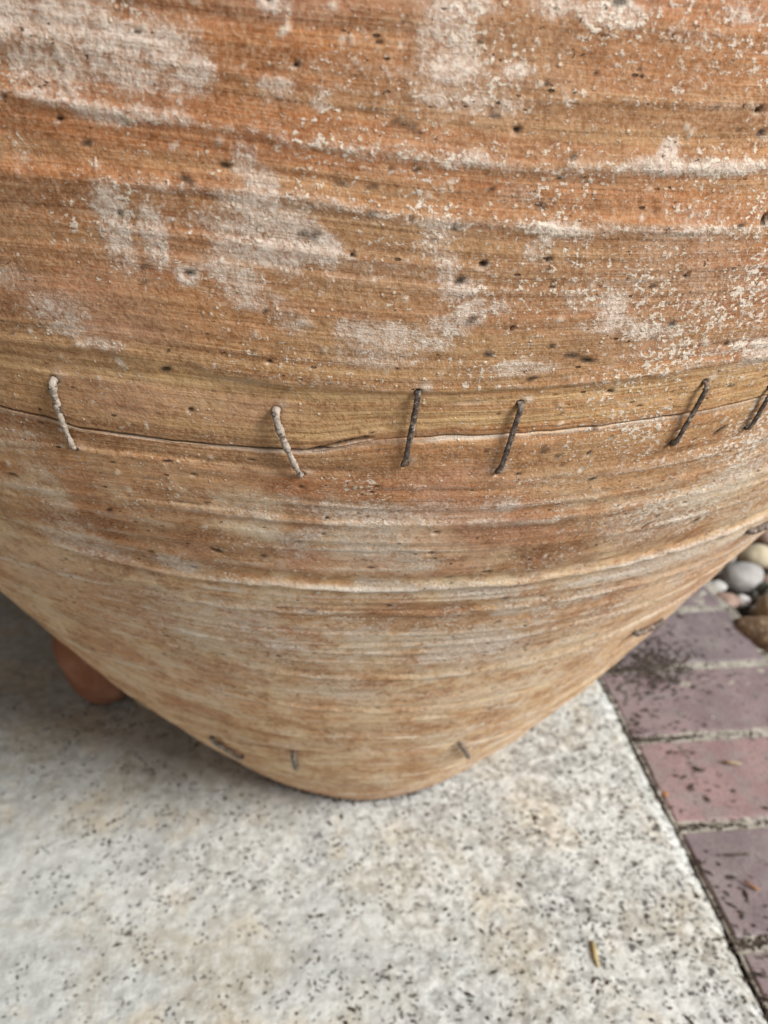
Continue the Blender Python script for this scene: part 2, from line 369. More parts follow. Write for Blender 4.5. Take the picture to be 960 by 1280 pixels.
# mortar bed of the edging
def mortar_bed():
    al = np.linspace(-.8, 1.9, 900); bl = np.linspace(.004, BR_L + .014, 60); A, B = np.meshgrid(al, bl, indexing='ij')
    Z = BR_Z - .0022 + (fbm(A * 60, B * 60, 6) - .5) * .004 + (fbm(A * 300, B * 300, 7, 2) - .5) * .0012
    P = np.zeros(Z.shape + (3,)); P[..., 0] = E1.x + AX.x * A + AY.x * B; P[..., 1] = E1.y + AX.y * A + AY.y * B; P[..., 2] = Z
    o = link_grid('brick_path', P[:, ::-1], M_MORTAR); return tag(o, kind='structure')
path = mortar_bed()
joints = [on_ground(900, v) for v in (1168, 1024, 915, 832, 757)]
a0 = float(np.mean([(j - E1).dot(AX) - k * PITCH_B for k, j in enumerate(joints)]))
meshes = []
for s in range(5):
    V, F = brick_mesh(s, BR_L - .004, PITCH_B - .0105)
    me = bpy.data.meshes.new('brick'); me.from_pydata(V, [], F); me.materials.append(M_BRICK); meshes.append(me)
RED = {2: .95, 3: .35, 1: 0.05}
for k in range(-6, 13):
    a = a0 + (k - .5) * PITCH_B
    o = bpy.data.objects.new('brick', meshes[k % 5]); C.objects.link(o); o.parent = path
    p = edge_pt(a, .0040 + BR_L / 2); o.location = (p.x, p.y, BR_Z + random.uniform(-.001, .001))
    o.rotation_euler = (random.uniform(-.006, .006), random.uniform(-.006, .006), ROT + random.uniform(-.006, .006))
    o['redness'] = RED.get(k, random.choice([0.0, .1, .25]))

# unseen brown walls added left of and behind the slab to darken the left
def added_shade_wall(name, p0, p1, th, hgt, label):
    d = Vector((p1[0] - p0[0], p1[1] - p0[1], 0)); L = d.length; d.normalize(); nrm = Vector((-d.y, d.x, 0))
    nx, nz = int(L / .03), int(hgt / .03); X, Zz = np.meshgrid(np.linspace(0, L, nx), np.linspace(-.03, hgt, nz))
    D = (fbm(X * 20, Zz * 20, 95, 4) - .5) * .006
    P = np.stack([p0[0] + d.x * X + nrm.x * D, p0[1] + d.y * X + nrm.y * D, Zz], -1)
    root = bpy.data.objects.new(name, None); C.objects.link(root); tag(root, label, 'wall')
    link_grid('render_face', P, M_WALL, root)
    c = [Vector((*p0, 0)) - nrm * .003, Vector((*p1, 0)) - nrm * .003]; b = [q - nrm * th for q in c]
    V = [(q.x, q.y, z) for z in (-.03, hgt) for q in (c[0], c[1], b[1], b[0])]
    link_mesh('wall_core', V, [(0, 1, 2, 3), (7, 6, 5, 4), (0, 4, 5, 1), (1, 5, 6, 2), (2, 6, 7, 3), (3, 7, 4, 0)], M_WALL, root, smooth=False)
M_WALL = mat_simple('brown_render', (.085, .060, .038), (.13, .095, .062), 12, .004)
added_shade_wall('added_shade_wall', (.16, 1.16), (-.74, 1.16), .2, 2.5, 'brown rendered wall added out of view behind the jar to shade the slab')
added_shade_wall('added_shade_wall', (-.74, 1.16), (-.74, -.9), .2, 2.5, 'unseen brown rendered wall added along the left side of the slab to shade it')

# pebbles
def pebble_mesh(seed, sub=3, rough=.12):
    import bmesh
    bm = bmesh.new(); bmesh.ops.create_icosphere(bm, subdivisions=sub, radius=1)
    rn = random.Random(seed); o = Vector((rn.uniform(0, 50), rn.uniform(0, 50), rn.uniform(0, 50)))
    from mathutils import noise
    for v in bm.verts:
        n = v.co.normalized(); v.co = n * (1 + rough * noise.noise(n * .9 + o) * 2 + .03 * noise.noise(n * 3 + o))
    V = [v.co.copy() for v in bm.verts]; F = [[v.index for v in f.verts] for f in bm.faces]; bm.free(); return V, F
PM = {
 'grey': mat_simple('grey_stone', (.27, .26, .25), (.36, .35, .34), 30, .0006, .7),
 'cream': mat_simple('cream_stone', (.42, .36, .25), (.52, .46, .34), 40, .0006, .7),
 'white': mat_simple('white_stone', (.70, .69, .67), (.80, .79, .77), 40, .0004, .5),
 'pale': mat_simple('pale_grey_stone', (.38, .38, .37), (.50, .50, .48), 40, .0006, .7),
 'brown': mat_simple('brown_stone', (.13, .080, .045), (.27, .18, .11), 60, .002, .8, c3=(.38, .31, .22)),
 'rose': mat_simple('rosy_stone', (.30, .20, .16), (.40, .29, .24), 45, .001, .7),
 'tan': mat_simple('tan_stone', (.36, .27, .17), (.50, .41, .28), 30, .001, .7, c3=(.24, .15, .08)),
 'dark': mat_simple('dark_green_stone', (.07, .075, .06), (.12, .125, .10), 60, .001, .7)}
PEB = [  # u, v, half sizes (m) along x, y, z, turn, kind, label
 (927, 716, .029, .024, .020, .3, 'grey', 'smooth mid grey pebble beside the jar wall, just beyond the brick edging'),
 (949, 690, .026, .020, .016, -.3, 'cream', 'cream yellow pebble lying behind the smooth mid grey pebble'),
 (962, 664, .024, .020, .016, .2, 'rose', 'dull brownish pink pebble at the top of the bed, against the jar'),
 (899, 724, .012, .010, .008, .5, 'pale', 'small pale grey pebble at the brick corner nearest the jar'),
 (931, 742, .0095, .009, .008, 0, 'white', 'tiny bright white pebble between the grey pebble and the tan stone'),
 (910, 742, .017, .014, .009, -.4, 'rose', 'flat rosy brown pebble half sunk at the end of the edging'),
 (955, 790, .022, .038, .018, .15, 'brown', 'rough dark brown stone leaning on the edge of the brick edging'),
 (970, 762, .022, .026, .022, .2, 'tan', 'large tan stone with brown veins beside the dark brown stone'),
 (957, 727, .010, .009, .009, .2, 'dark', 'tiny dark green pebble wedged right of the smooth mid grey pebble'),
 (978, 738, .020, .017, .016, .6, 'pale', 'pale rounded pebble at the photo border above the tan stone'),
]
for i, (u, v, sx, sy, sz, rz, kd, lb) in enumerate(PEB):
    V, F = pebble_mesh(100 + i, 4, .10 if kd != 'brown' else .16)
    p = on_ground(u, v, 0.0)
    o = link_mesh('pebble', [Vector((q.x * sx, q.y * sy, q.z * sz)) for q in V], F, PM[kd])
    o.location = (p.x, p.y, -.016 + sz * .55); o.rotation_euler = (0, 0, rz)
    tag(o, lb, 'pebble', 'pebbles in the bed beside the brick edging')
def pebble_fill():
    V = []; F = []; rn = random.Random(5); bases = [pebble_mesh(300 + i, 2, .12) for i in range(6)]
    named = [(on_ground(q[0], q[1]), max(q[2], q[3])) for q in PEB]; placed = []
    for layer, (n, zz) in enumerate(((2400, -.026), (1700, -.014))):
        for _ in range(n):
            a = rn.uniform(-.2, 1.9); s = rn.uniform(.008, .020); b = BR_L + .022 + s + rn.random() ** 1.2 * .62
            p = edge_pt(a, b)
            if layer and any((p - q).length < r + s * .8 for q, r in named): continue
            if any(l == layer and (p.x - x) ** 2 + (p.y - y) ** 2 < (.66 * (s + t)) ** 2 for x, y, t, l in placed): continue
            if layer == 0 and s > .014: s *= .7
            placed.append((p.x, p.y, s, layer))
            bv, bf = bases[rn.randrange(6)]; off = len(V); r = rn.uniform(0, 6.28); sx, sy, sz = s * rn.uniform(.9, 1.3), s * rn.uniform(.75, 1), s * rn.uniform(.5, .8)
            for q in bv:
                x, y = q.x * sx, q.y * sy; V.append((p.x + x * math.cos(r) - y * math.sin(r), p.y + x * math.sin(r) + y * math.cos(r), zz + q.z * sz))
            F += [[k + off for k in f] for f in bf]
    n = NT('mixed_gravel', .75, .3); ob = n.coord('Object'); geo = n.new('ShaderNodeNewGeometry')
    rr = n.new('ShaderNodeValToRGB'); n.put(rr.inputs[0], geo.outputs['Random Per Island']); cr = rr.color_ramp; cr.interpolation = 'CONSTANT'
    cols = [(.30, .29, .28), (.44, .38, .27), (.24, .15, .09), (.50, .48, .44), (.34, .24, .19), (.16, .15, .13)]
    cr.elements[0].color = (*cols[0], 1); cr.elements[1].position = 1 / 6; cr.elements[1].color = (*cols[1], 1)
    for k in range(2, 6): e = cr.elements.new(k / 6); e.color = (*cols[k], 1)
    n.color(n.mix(n.ramp(n.noise(ob, 60, 4, .6), .4, .7, 0, .5), rr.outputs[0], (.20, .16, .12)))
    return tag(link_mesh('gravel', V, F, n.m), kind='stuff', label='loose mixed pebble gravel filling the bed beyond the brick edging', cat='gravel')
pebble_fill()

# ------------------------------------------------------------------ the jar
jar = bpy.data.objects.new('terracotta_jar', None); C.objects.link(jar); jar.location = (JX, JY, 0)
tag(jar, 'huge weathered terracotta jar, cracked round its belly and mended with iron staples', 'jar')

def fill_between(segs):
    out = []
    for a, b, step in segs: out.append(np.linspace(a, b, max(2, int((b - a) / step)), endpoint=False))
    return np.concatenate(out)
cr = CRACK_REF
zcl = fill_between([(0, .02, .0010), (.02, .30, .00105), (.30, .40, .00085), (.40, cr - .0035, .00070), (cr - .0035, cr + .0035, .00022),
                    (cr + .0035, .575, .00070), (.575, .66, .004), (.66, 1.06, .01)]); zcl = np.append(zcl, 1.06)
phl = fill_between([(-math.pi, -1.35, .035), (-1.35, -.80, .0034), (-.80, -.55, .0023), (-.55, .60, .00178), (.60, .85, .0023), (.85, 1.35, .0034), (1.35, math.pi, .035)]); phl = np.append(phl, math.pi)
PH, ZC = np.meshgrid(phl, zcl)
Z = np.where(ZC < .66, z_of(PH, np.minimum(ZC, .6599)), ZC)
Sx = PH * RS
disp = np.zeros_like(Z); lime = np.zeros_like(Z); pale = np.zeros_like(Z); ochre = np.zeros_like(Z); dark = np.zeros_like(Z); chip = np.zeros_like(Z); pink = np.zeros_like(Z)
live = sst(1.0, .0, np.abs(PH) * 0)       # ones
# broad throwing undulation and fine lines (follow the warped rings)
ring1 = np.interp(ZC, np.linspace(0, 1.06, 90), RNG.normal(0, 1, 90)); 
disp += .00022 * ring1 * (.6 + .8 * vn(Sx * 4, ZC * 30, 4))
disp += .0004 * (fbm(Sx * 2.2, ZC * 24, 11, 3) - .5) * 2
disp += .00028 * (fbm(Sx * 5.0, ZC * 130, 12, 4) - .5) * 2
disp += .00022 * (fbm(Sx * 14, ZC * 520, 13, 3) - .5) * 2
disp += .00030 * (fbm(Sx * 90, Z * 90, 14, 5, .7) - .5) * 2
disp += .0020 * (fbm(Sx * 6, Z * 6, 15, 3) - .5) * 2
crest = np.zeros_like(Z)
for (kind, pts, amp), ref in zip(LINES, line_ref[1:-1]):
    if kind == 'c': continue
    d = ZC - ref + (fbm(Sx * 25, Sx * 0 + ref * 50, 31, 3) - .5) * .004 + (fbm(Sx * 120, Z * 120, 32, 4) - .5) * .0028
    m = .25 + 1.1 * fbm(Sx * 9, ZC * 0 + ref * 77, 33, 3)
    if kind == 'e': disp += -.0011 * amp * sst(.004, -.004, d) * sst(-.03, -.012, d) * m; 
    amp = amp * (1.5 if ref < cr else 1.0)
    disp += amp * m * (.0007 * np.exp(-(d / .0019) ** 2) - .0004 * np.exp(-((d - .0055) / .0030) ** 2))
    crest = np.maximum(crest, amp * np.exp(-(d / .0016) ** 2) * sst(.35, .75, fbm(Sx * 30, ZC * 200, 35, 4)))
# many thin, crisp throwing lines
for q_ in range(104):
    ref = .03 + RNG.random() * .54 if q_ < 64 else .04 + RNG.random() * (cr - .06)
    if cr - .006 < ref < cr + .004: continue
    amp = .15 + .5 * RNG.random() ** 2; wd = .0007 + .0006 * RNG.random(); ph0 = RNG.random() * 40
    if ref < cr: amp = amp * 1.5 + .15; wd = max(wd, .0009)
    k0, k1 = np.searchsorted(zcl, [ref - .012, ref + .012]); Sk, Zk = Sx[k0:k1], ZC[k0:k1]
    d = Zk - ref - (fbm(Sk[:1] * 4 + ph0, Sk[:1] * 0 + ref * 90, 36, 3) - .5) * .012
    seg = sst(.48, .60, fbm(Sk[:1] * 5 + ph0, Sk[:1] * 0 + ref * 33, 37, 3))
    g = np.exp(-(d / wd) ** 2) * seg * amp
    disp[k0:k1] += .00034 * g - .00016 * seg * amp * np.exp(-((d - 2.6 * wd) / (1.6 * wd)) ** 2)
    crest[k0:k1] = np.maximum(crest[k0:k1], g * .9 * sst(.40, .62, fbm(Sk * 60, Zk * 200, 38, 3)))
# zones of colour
low = sst(cr - .0, cr - .05, ZC); vlow = sst(.40, .34, ZC)
n1 = fbm(Sx * 7, ZC * 30, 41, 5, .55)
pale = np.clip(low * (.35 + .9 * sst(.40, .60, n1)) + vlow * .35, 0, 1) * (1 - .25 * sst(.02, .0, ZC))
ochre = np.clip(sst(cr - .012, cr + .004, ZC) * sst(cr + .034, cr + .014, ZC) * (.45 + .9 * sst(.35, .6, fbm(Sx * 6, ZC * 60, 45, 4))) + .35 * sst(.5, .65, fbm(Sx * 5, ZC * 40, 42, 4)), 0, 1)
pink = np.clip(sst(.17, .26, Sx) * sst(.40, .44, ZC) * .65 + sst(.10, .0, ZC) * .35 + .5 * sst(.56, .68, fbm(Sx * 9, ZC * 22, 43, 4)) * (1 - vlow * .5), 0, 1)
lime += .22 * (fbm(Sx * 9, Z * 9, 44, 4) - .4) + .12 * sst(.05, .22, Sx) * sst(cr, cr + .03, ZC) + .06 * vlow
BLOB = [  # u, v, half width px, half height px, strength
 (25, 20, 45, 28, .42), (100, 25, 45, 30, .45), (150, 60, 50, 42, .40), (205, 50, 45, 40, .42), (50, 78, 45, 30, .36), (250, 90, 24, 26, .40), (190, 90, 40, 26, .30), (70, 120, 40, 10, .30),
 (60, 100, 50, 20, .25), (345, 8, 22, 12, .5), (345, 112, 28, 24, .28), (205, 145, 40, 10, .35), (130, 142, 30, 8, .30), (400, 128, 18, 16, .3),
 (306, 200, 17, 22, .42), (330, 238, 22, 24, .44), (338, 275, 30, 30, .44), (378, 285, 34, 26, .50), (404, 306, 17, 22, .55), (350, 320, 30, 18, .46), (285, 285, 32, 34, .34), (312, 315, 26, 16, .40),
 (143, 272, 18, 36, .40), (155, 315, 14, 26, .34), (190, 292, 16, 30, .42), (196, 315, 15, 18, .40), (300, 345, 28, 14, .36), (270, 330, 22, 12, .30), (318, 372, 34, 20, .32), (362, 402, 26, 16, .38), (235, 345, 12, 7, .5),
 (28, 190, 14, 26, .24), (22, 345, 26, 18, .28), (70, 385, 34, 22, .34), (90, 410, 26, 14, .30), (130, 428, 22, 8, .4), (30, 255, 20, 14, .15),
 (560, 15, 24, 14, .40), (565, 60, 36, 34, .34), (575, 85, 30, 18, .42), (650, 88, 22, 14, .42), (600, 125, 52, 24, .22), (545, 60, 14, 20, .3), (635, 140, 30, 14, .2),
 (690, 8, 32, 14, .42), (770, 20, 55, 9, .40), (930, 20, 40, 16, .42), (860, 40, 40, 20, .22), (600, 8, 30, 10, .35),
 (545, 305, 17, 26, .30), (560, 338, 20, 22, .40), (574, 365, 24, 20, .48), (592, 388, 28, 18, .46), (560, 408, 26, 16, .46), (620, 385, 18, 12, .38), (500, 418, 40, 16, .44), (445, 418, 28, 18, .40), (540, 430, 28, 10, .42), (470, 445, 60, 12, .30),
 (690, 285, 30, 10, .40), (675, 310, 14, 18, .32), (765, 385, 18, 22, .35), (760, 405, 34, 10, .34), (815, 412, 34, 10, .46), (720, 380, 22, 14, .2), (660, 460, 40, 8, .34), (950, 440, 18, 16, .5), (835, 190, 10, 16, .5), (880, 208, 70, 8, .34), (590, 198, 30, 6, .36), (650, 245, 22, 12, .2),
 (900, 330, 60, 60, .14), (800, 340, 80, 60, .10), (930, 430, 40, 30, .15),
 (440, 640, 60, 12, .30), (465, 680, 72, 28, .36), (520, 705, 40, 14, .34), (600, 640, 30, 18, .18), (300, 620, 60, 10, .22), (70, 620, 28, 34, .24), (110, 680, 50, 14, .30), (220, 702, 22, 8, .45), (360, 630, 22, 16, .2),
 (490, 738, 60, 8, .36), (600, 742, 70, 7, .36), (780, 715, 60, 7, .34), (860, 690, 70, 8, .36), (300, 775, 60, 18, .30), (340, 800, 40, 24, .26), (600, 805, 50, 16, .38), (560, 820, 40, 10, .32), (480, 800, 50, 14, .3), (200, 750, 50, 20, .22), (430, 862, 70, 14, .24),
 (640, 860, 60, 8, .2), (800, 655, 50, 20, .22), (900, 610, 40, 14, .30), (930, 590, 24, 20, .30), (620, 630, 20, 10, .28)]
RUST = [(110, 620, 26, 60, .8), (150, 690, 50, 14, .6), (378, 640, 24, 80, .9), (620, 660, 60, 28, .9), (690, 690, 60, 20, .8), (170, 745, 40, 12, .7), (510, 768, 60, 16, .8), (200, 600, 80, 14, .5), (840, 660, 50, 16, .6), (640, 740, 50, 8, .6), (300, 700, 40, 16, .4), (700, 780, 40, 12, .5), (350, 770, 40, 8, .4)]
HAZE = [(465, 680, 95, 46, .22), (60, 610, 50, 50, .18), (320, 640, 50, 40, .12), (330, 800, 140, 46, .18), (590, 810, 100, 34, .22), (140, 690, 80, 18, .16), (500, 640, 140, 16, .14), (300, 860, 80, 20, .12), (850, 640, 80, 30, .14), (480, 740, 200, 10, .14), (720, 730, 120, 14, .14),
        (120, 60, 150, 60, .10), (330, 270, 90, 90, .10), (560, 370, 110, 60, .10), (570, 70, 60, 70, .10), (200, 290, 60, 50, .10), (760, 400, 90, 40, .08)]
def window(s, zc, hs, hz):
    i0, i1 = np.searchsorted(zcl, [zc - hz, zc + hz]); j0, j1 = np.searchsorted(phl * RS, [s - hs, s + hs])
    return slice(i0, max(i1, i0 + 1)), slice(j0, max(j1, j0 + 1))
for u, v, hw, hh, st, tgt in [q + ('rust',) for q in RUST] + [q + ('haze',) for q in HAZE] + [q + ('lime',) for q in BLOB]:
    s, zc = feat(u, v); s1, _ = feat(u + 8, v); _, z1 = feat(u, v + 8)
    rs = abs(s1 - s) / 8 * hw * 1.15; rz = max(abs(z1 - zc) / 8 * hh, .002) * 1.15
    w_ = window(s, zc, rs * 2.2, rz * 2.2)
    ds = (Sx[w_] - s) / rs; dz = (ZC[w_] - zc) / rz
    wob = (fbm(Sx[w_] * 70, Z[w_] * 70, 51, 3) - .5) * 1.1
    f = st * sst(1.55, .45, np.sqrt(ds ** 2 + dz ** 2) + wob)
    if tgt == 'rust': pale[w_] *= 1 - np.clip(f, 0, 1); lime[w_] -= .12 * f; continue
    if tgt == 'haze': lime[w_] += f; continue
    lime[w_] = np.maximum(lime[w_], f + .35 * np.minimum(lime[w_], f))
lime += crest * (.16 + .22 * sst(-.12, .12, Sx)) * (1 + 0 * low)
chip = np.maximum(chip, .85 * low * np.clip(crest * 1.3, 0, 1) * sst(.38, .6, fbm(Sx * 40, ZC * 150, 46, 3)))
disp += .00005 * np.clip(lime, 0, .6)
# scattered pits, grit and flakes
def mark(s, z, rs, rz, arr, amt, dep=0.0, ang=0.0, pw=2):
    w_ = window(s, z, max(rs, rz) * 2 + .0012, max(rs, rz) * 2 + .0012); ds = Sx[w_] - s; dz = ZC[w_] - z
    c_, s_ = math.cos(ang), math.sin(ang); a = (ds * c_ + dz * s_) / rs; b = (-ds * s_ + dz * c_) / rz
    g = np.exp(-(a * a + b * b) ** (pw / 2))
    if arr is not None: arr[w_] = np.maximum(arr[w_], amt * g)
    if dep: disp[w_] += dep * g
ra = RNG.random
for _ in range(1500):
    s = ra() * .85 - .42; z = ra() ** .7 * .56 + .02
    if ra() > .25 + .75 * sst(-.15, .2, s): continue
    r = .0004 + .0007 * ra() ** 3; mark(s, z, r * (1.2 + 1.6 * ra()), r, dark, .6 + .5 * ra(), -.0009 * ra(), (ra() - .35) * .9, 4)
for _ in range(2600):
    s = ra() * .85 - .42; z = .25 + ra() * .32
    if fbm(np.array([s * 20]), np.array([z * 20]), 61, 3)[0] + .18 * ra() < .52 - .12 * float(sst(0, .25, s)): continue
    r = .0004 + .0006 * ra() ** 3; mark(s, z, r * (1 + ra()), r, chip, .4 + .5 * ra(), .0004 * ra(), ra() * 3, 4)
for _ in range(160):                                               # horizontal scratches left by grit
    s = ra() * .85 - .42; z = .05 + ra() * .52; mark(s, z, .003 + .008 * ra(), .0005, chip if ra() < .5 else dark, .4, -.0004 if ra() < .5 else .0002, (ra() - .5) * .15)
for u, v, r, a in [(238, 513, .0016, .5), (243, 590, .0013, .2), (763, 491, .0020, 0), (686, 325, .0014, 1), (604, 331, .0018, .2), (513, 272, .0008, 0), (335, 0, .001, 0),
                   (646, 162, .0012, 0), (818, 264, .0010, .5), (857, 345, .0014, 1.2), (955, 275, .0022, 1.3), (640, 410, .0013, 1.2), (946, 137, .0015, 0), (150, 268, .0009, 0),
                   (76, 149, .001, 0), (736, 567, .0014, .4), (545, 664, .0018, .4), (820, 645, .0014, .3), (370, 80, .0013, 0), (456, 545, .001, 0), (337, 452, .0011, 0), (440, 318, .001, 0)]:
    s, z = feat(u, v); r *= .35 + .3 * ra(); mark(s, z, r * 1.25, r * .85, dark, 1.0, -.0016, a, 4); mark(s - r, z - r * 1.2, r * 1.5, r * .5, chip, .5, 0)
for u, v, r in [(495, 152, .0016), (505, 155, .0018), (516, 158, .0016), (523, 165, .0013), (180, 333, .0014), (182, 352, .0012), (427, 230, .0016), (467, 233, .0014), (465, 266, .0016), (380, 292, .0016), (392, 295, .0015), (397, 290, .0011), (701, 517, .0012), (679, 563, .0016), (679, 558, .0012), (893, 134, .001)]:
    s, z = feat(u, v); r *= .75; mark(s, z, r * 1.5, r * .7, dark, .75, 0, ra() * .6 - .1, 3)
# hairline crack at the upper left
hl = [(52, 40), (66, 52), (76, 62), (80, 75), (85, 90), (86, 104), (92, 116), (104, 124)]
for (u0, v0), (u1, v1) in zip(hl[:-1], hl[1:]):
    for t in np.linspace(0, 1, 14):
        s, z = feat(u0 + (u1 - u0) * t + (ra() - .5), v0 + (v1 - v0) * t + (ra() - .5)); mark(s, z, .0005, .0005, chip, .5 * ra() ** 2, .00004)

# the big crack: an open joint whose lower lip is chipped and pale
d = ZC - cr
open_ = np.interp(Sx[0], [feat(u, 540)[0] for u in (0, 60, 380, 400, 415, 460, 478, 490, 560, 700, 760, 850, 900, 960)], [1, 1, 1, .6, .10, .05, .05, .12, .45, .5, .45, .65, .5, .4])[None, :] * np.ones_like(d)
open_ *= .65 + .5 * vn(Sx * 55, ZC * 0, 71)
wdt = (.00016 + .00020 * open_) * (.7 + .7 * fbm(Sx * 90, Sx * 0 + 5, 74, 3))
disp -= .0050 * open_ * np.exp(-(d / wdt) ** 4) * sst(1.55, 1.3, np.abs(PH))
dark = np.maximum(dark, np.clip(open_ * 1.3, 0, 1) * np.exp(-(d / (wdt * 1.15)) ** 4))
lipn = sst(.35, .62, fbm(Sx * 60, ZC * 300, 72, 4))
lw = .0007 + .0012 * vn(Sx * 40, ZC * 0, 73)
lipm = np.exp(-((d + wdt + lw * .5) / (lw * .6)) ** 2) * (.35 + .65 * lipn)
chip = np.maximum(chip, lipm * (.55 + .4 * sst(.0, .04, Sx) * sst(.26, .18, Sx))); disp -= .0004 * lipm * lipn
disp += .0004 * sst(.0, .004, d) * sst(.02, .006, d)                # upper shard stands slightly proud
# loose second strand of the crack rising right of the second staple
for (u0, v0), (u1, v1) in zip([(383, 564), (400, 560), (420, 555), (440, 550)], [(400, 560), (420, 555), (440, 550), (464, 547)]):
    for t in np.linspace(0, 1, 12):
        s, z = feat(u0 + (u1 - u0) * t, v0 + (v1 - v0) * t); mark(s, z, .0007, .0004 + .0003 * ra(), dark, .9 * ra() ** 1.5 + .1, -.0004); mark(s, z - .0009, .0006, .0005, chip, .7 * ra(), .0001)

STAPLES = [  # upper end, lower end, kind, bow
 ((69, 473), (97, 558), 'lime', .0024), ((345, 513), (377, 591), 'lime', .0022), ((522, 488), (505, 579), 'dark', .0018),
 ((650, 503), (621, 588), 'dark', .0018), ((881, 478), (838, 554), 'dark', .0016), ((962, 482), (931, 534), 'dark', .0016),
 ((968, 648), (934, 662), 'dark', .0016), ((826, 774), (793, 790), 'dark', .0018), ((266, 922), (303, 946), 'dark', .0016), ((368, 940), (371, 957), 'dark', .0026), ((574, 928), (584, 944), 'rust', .0030)]
for (p, q, kd, bow) in STAPLES:
    for (u, v) in (p, q):
        s, z = feat(u, v); mark(s, z, .0010, .0009, dark, .7, -.0016, 0, 4)
        mark(s + .0022, z + .0016, .0016, .0014, chip, .8 if p[0] > 500 and (u, v) == p else .35, .0002)
# thin seam between the lower staples
for t in np.linspace(0, 1, 260):
    u = 262 + t * 330; v = np.interp(u, [262, 300, 370, 470, 592], [920, 930, 940, 943, 936]); s, z = feat(u, v)
    mark(s, z, .0020, .0013, dark, (.35 + .5 * ra()) * (1.0 if u < 385 else .55), -.0008)

fleck = np.clip(.15 + .55 * sst(-.10, .22, Sx) + .8 * np.clip(lime, 0, .5) - .25 * ochre + .3 * crest, 0, 1)
rough_edge = sst(.012, 0, ZC)
disp += (fbm(Sx * 80, Z * 80, 81, 4) - .5) * .004 * rough_edge; pale *= 1 - .8 * sst(.012, .002, ZC); dark = np.maximum(dark, .75 * sst(.006, .001, ZC) * fbm(Sx * 60, Z * 60, 82, 3))
pink *= 1 - sst(.012, .002, ZC); disp -= .002 * sst(.010, .0, ZC) * sst(.5, .7, fbm(Sx * 30, Z * 100, 83, 3))
seamfix = sst(math.pi, math.pi - .3, np.abs(PH)); disp *= seamfix
rr = rad(Z) + disp - .010 * sst(.012, 0, Z) ** 2
slope = np.gradient(rad(zcl), zcl)[:, None]; nz = -slope / np.sqrt(1 + slope ** 2)
rr = rad(Z) + disp / np.sqrt(1 + slope ** 2) - .008 * sst(.010, 0, Z) ** 2
P = np.stack([rr * np.sin(PH), -rr * np.cos(PH), Z + disp * nz * (Z > .004)], -1)
# close the vessel: foot disc below, rim and inner wall above
zin = np.concatenate([[1.072, 1.074, 1.066], np.linspace(1.04, .03, 50)]); rin = np.concatenate([[rr[-1].mean() - .004, rr[-1].mean() - .016, rr[-1].mean() - .026], rad(np.linspace(1.04, .03, 50)) - .026])
extra = []
for z_, r_ in list(zip(zin, rin)) + [(.03, .0005)]:
    extra.append(np.stack([r_ * np.sin(phl), -r_ * np.cos(phl), np.full_like(phl, z_)], -1))
foot = np.stack([.0005 * np.sin(phl), -.0005 * np.cos(phl), np.full_like(phl, .001)], -1)
Pall = np.concatenate([foot[None], P, np.array(extra)], 0)
ne = len(extra)
def padr(a, v=0.0): return np.concatenate([np.full((1, a.shape[1]), v), a, np.full((ne, a.shape[1]), v)], 0)
uv = np.stack([padr(Sx), padr(ZC)], -1); uv[-ne:, :, 0] = Sx[0]; uv[-ne:, :, 1] = Pall[-ne:, :, 2]
body = link_grid('jar_wall', Pall, M_JAR, jar, uv, {k: padr(np.clip(a, -.3, 1)) for k, a in dict(lime=lime, pale=pale, ochre=ochre, dark=dark, chip=chip, pink=pink, fleck=fleck).items()})

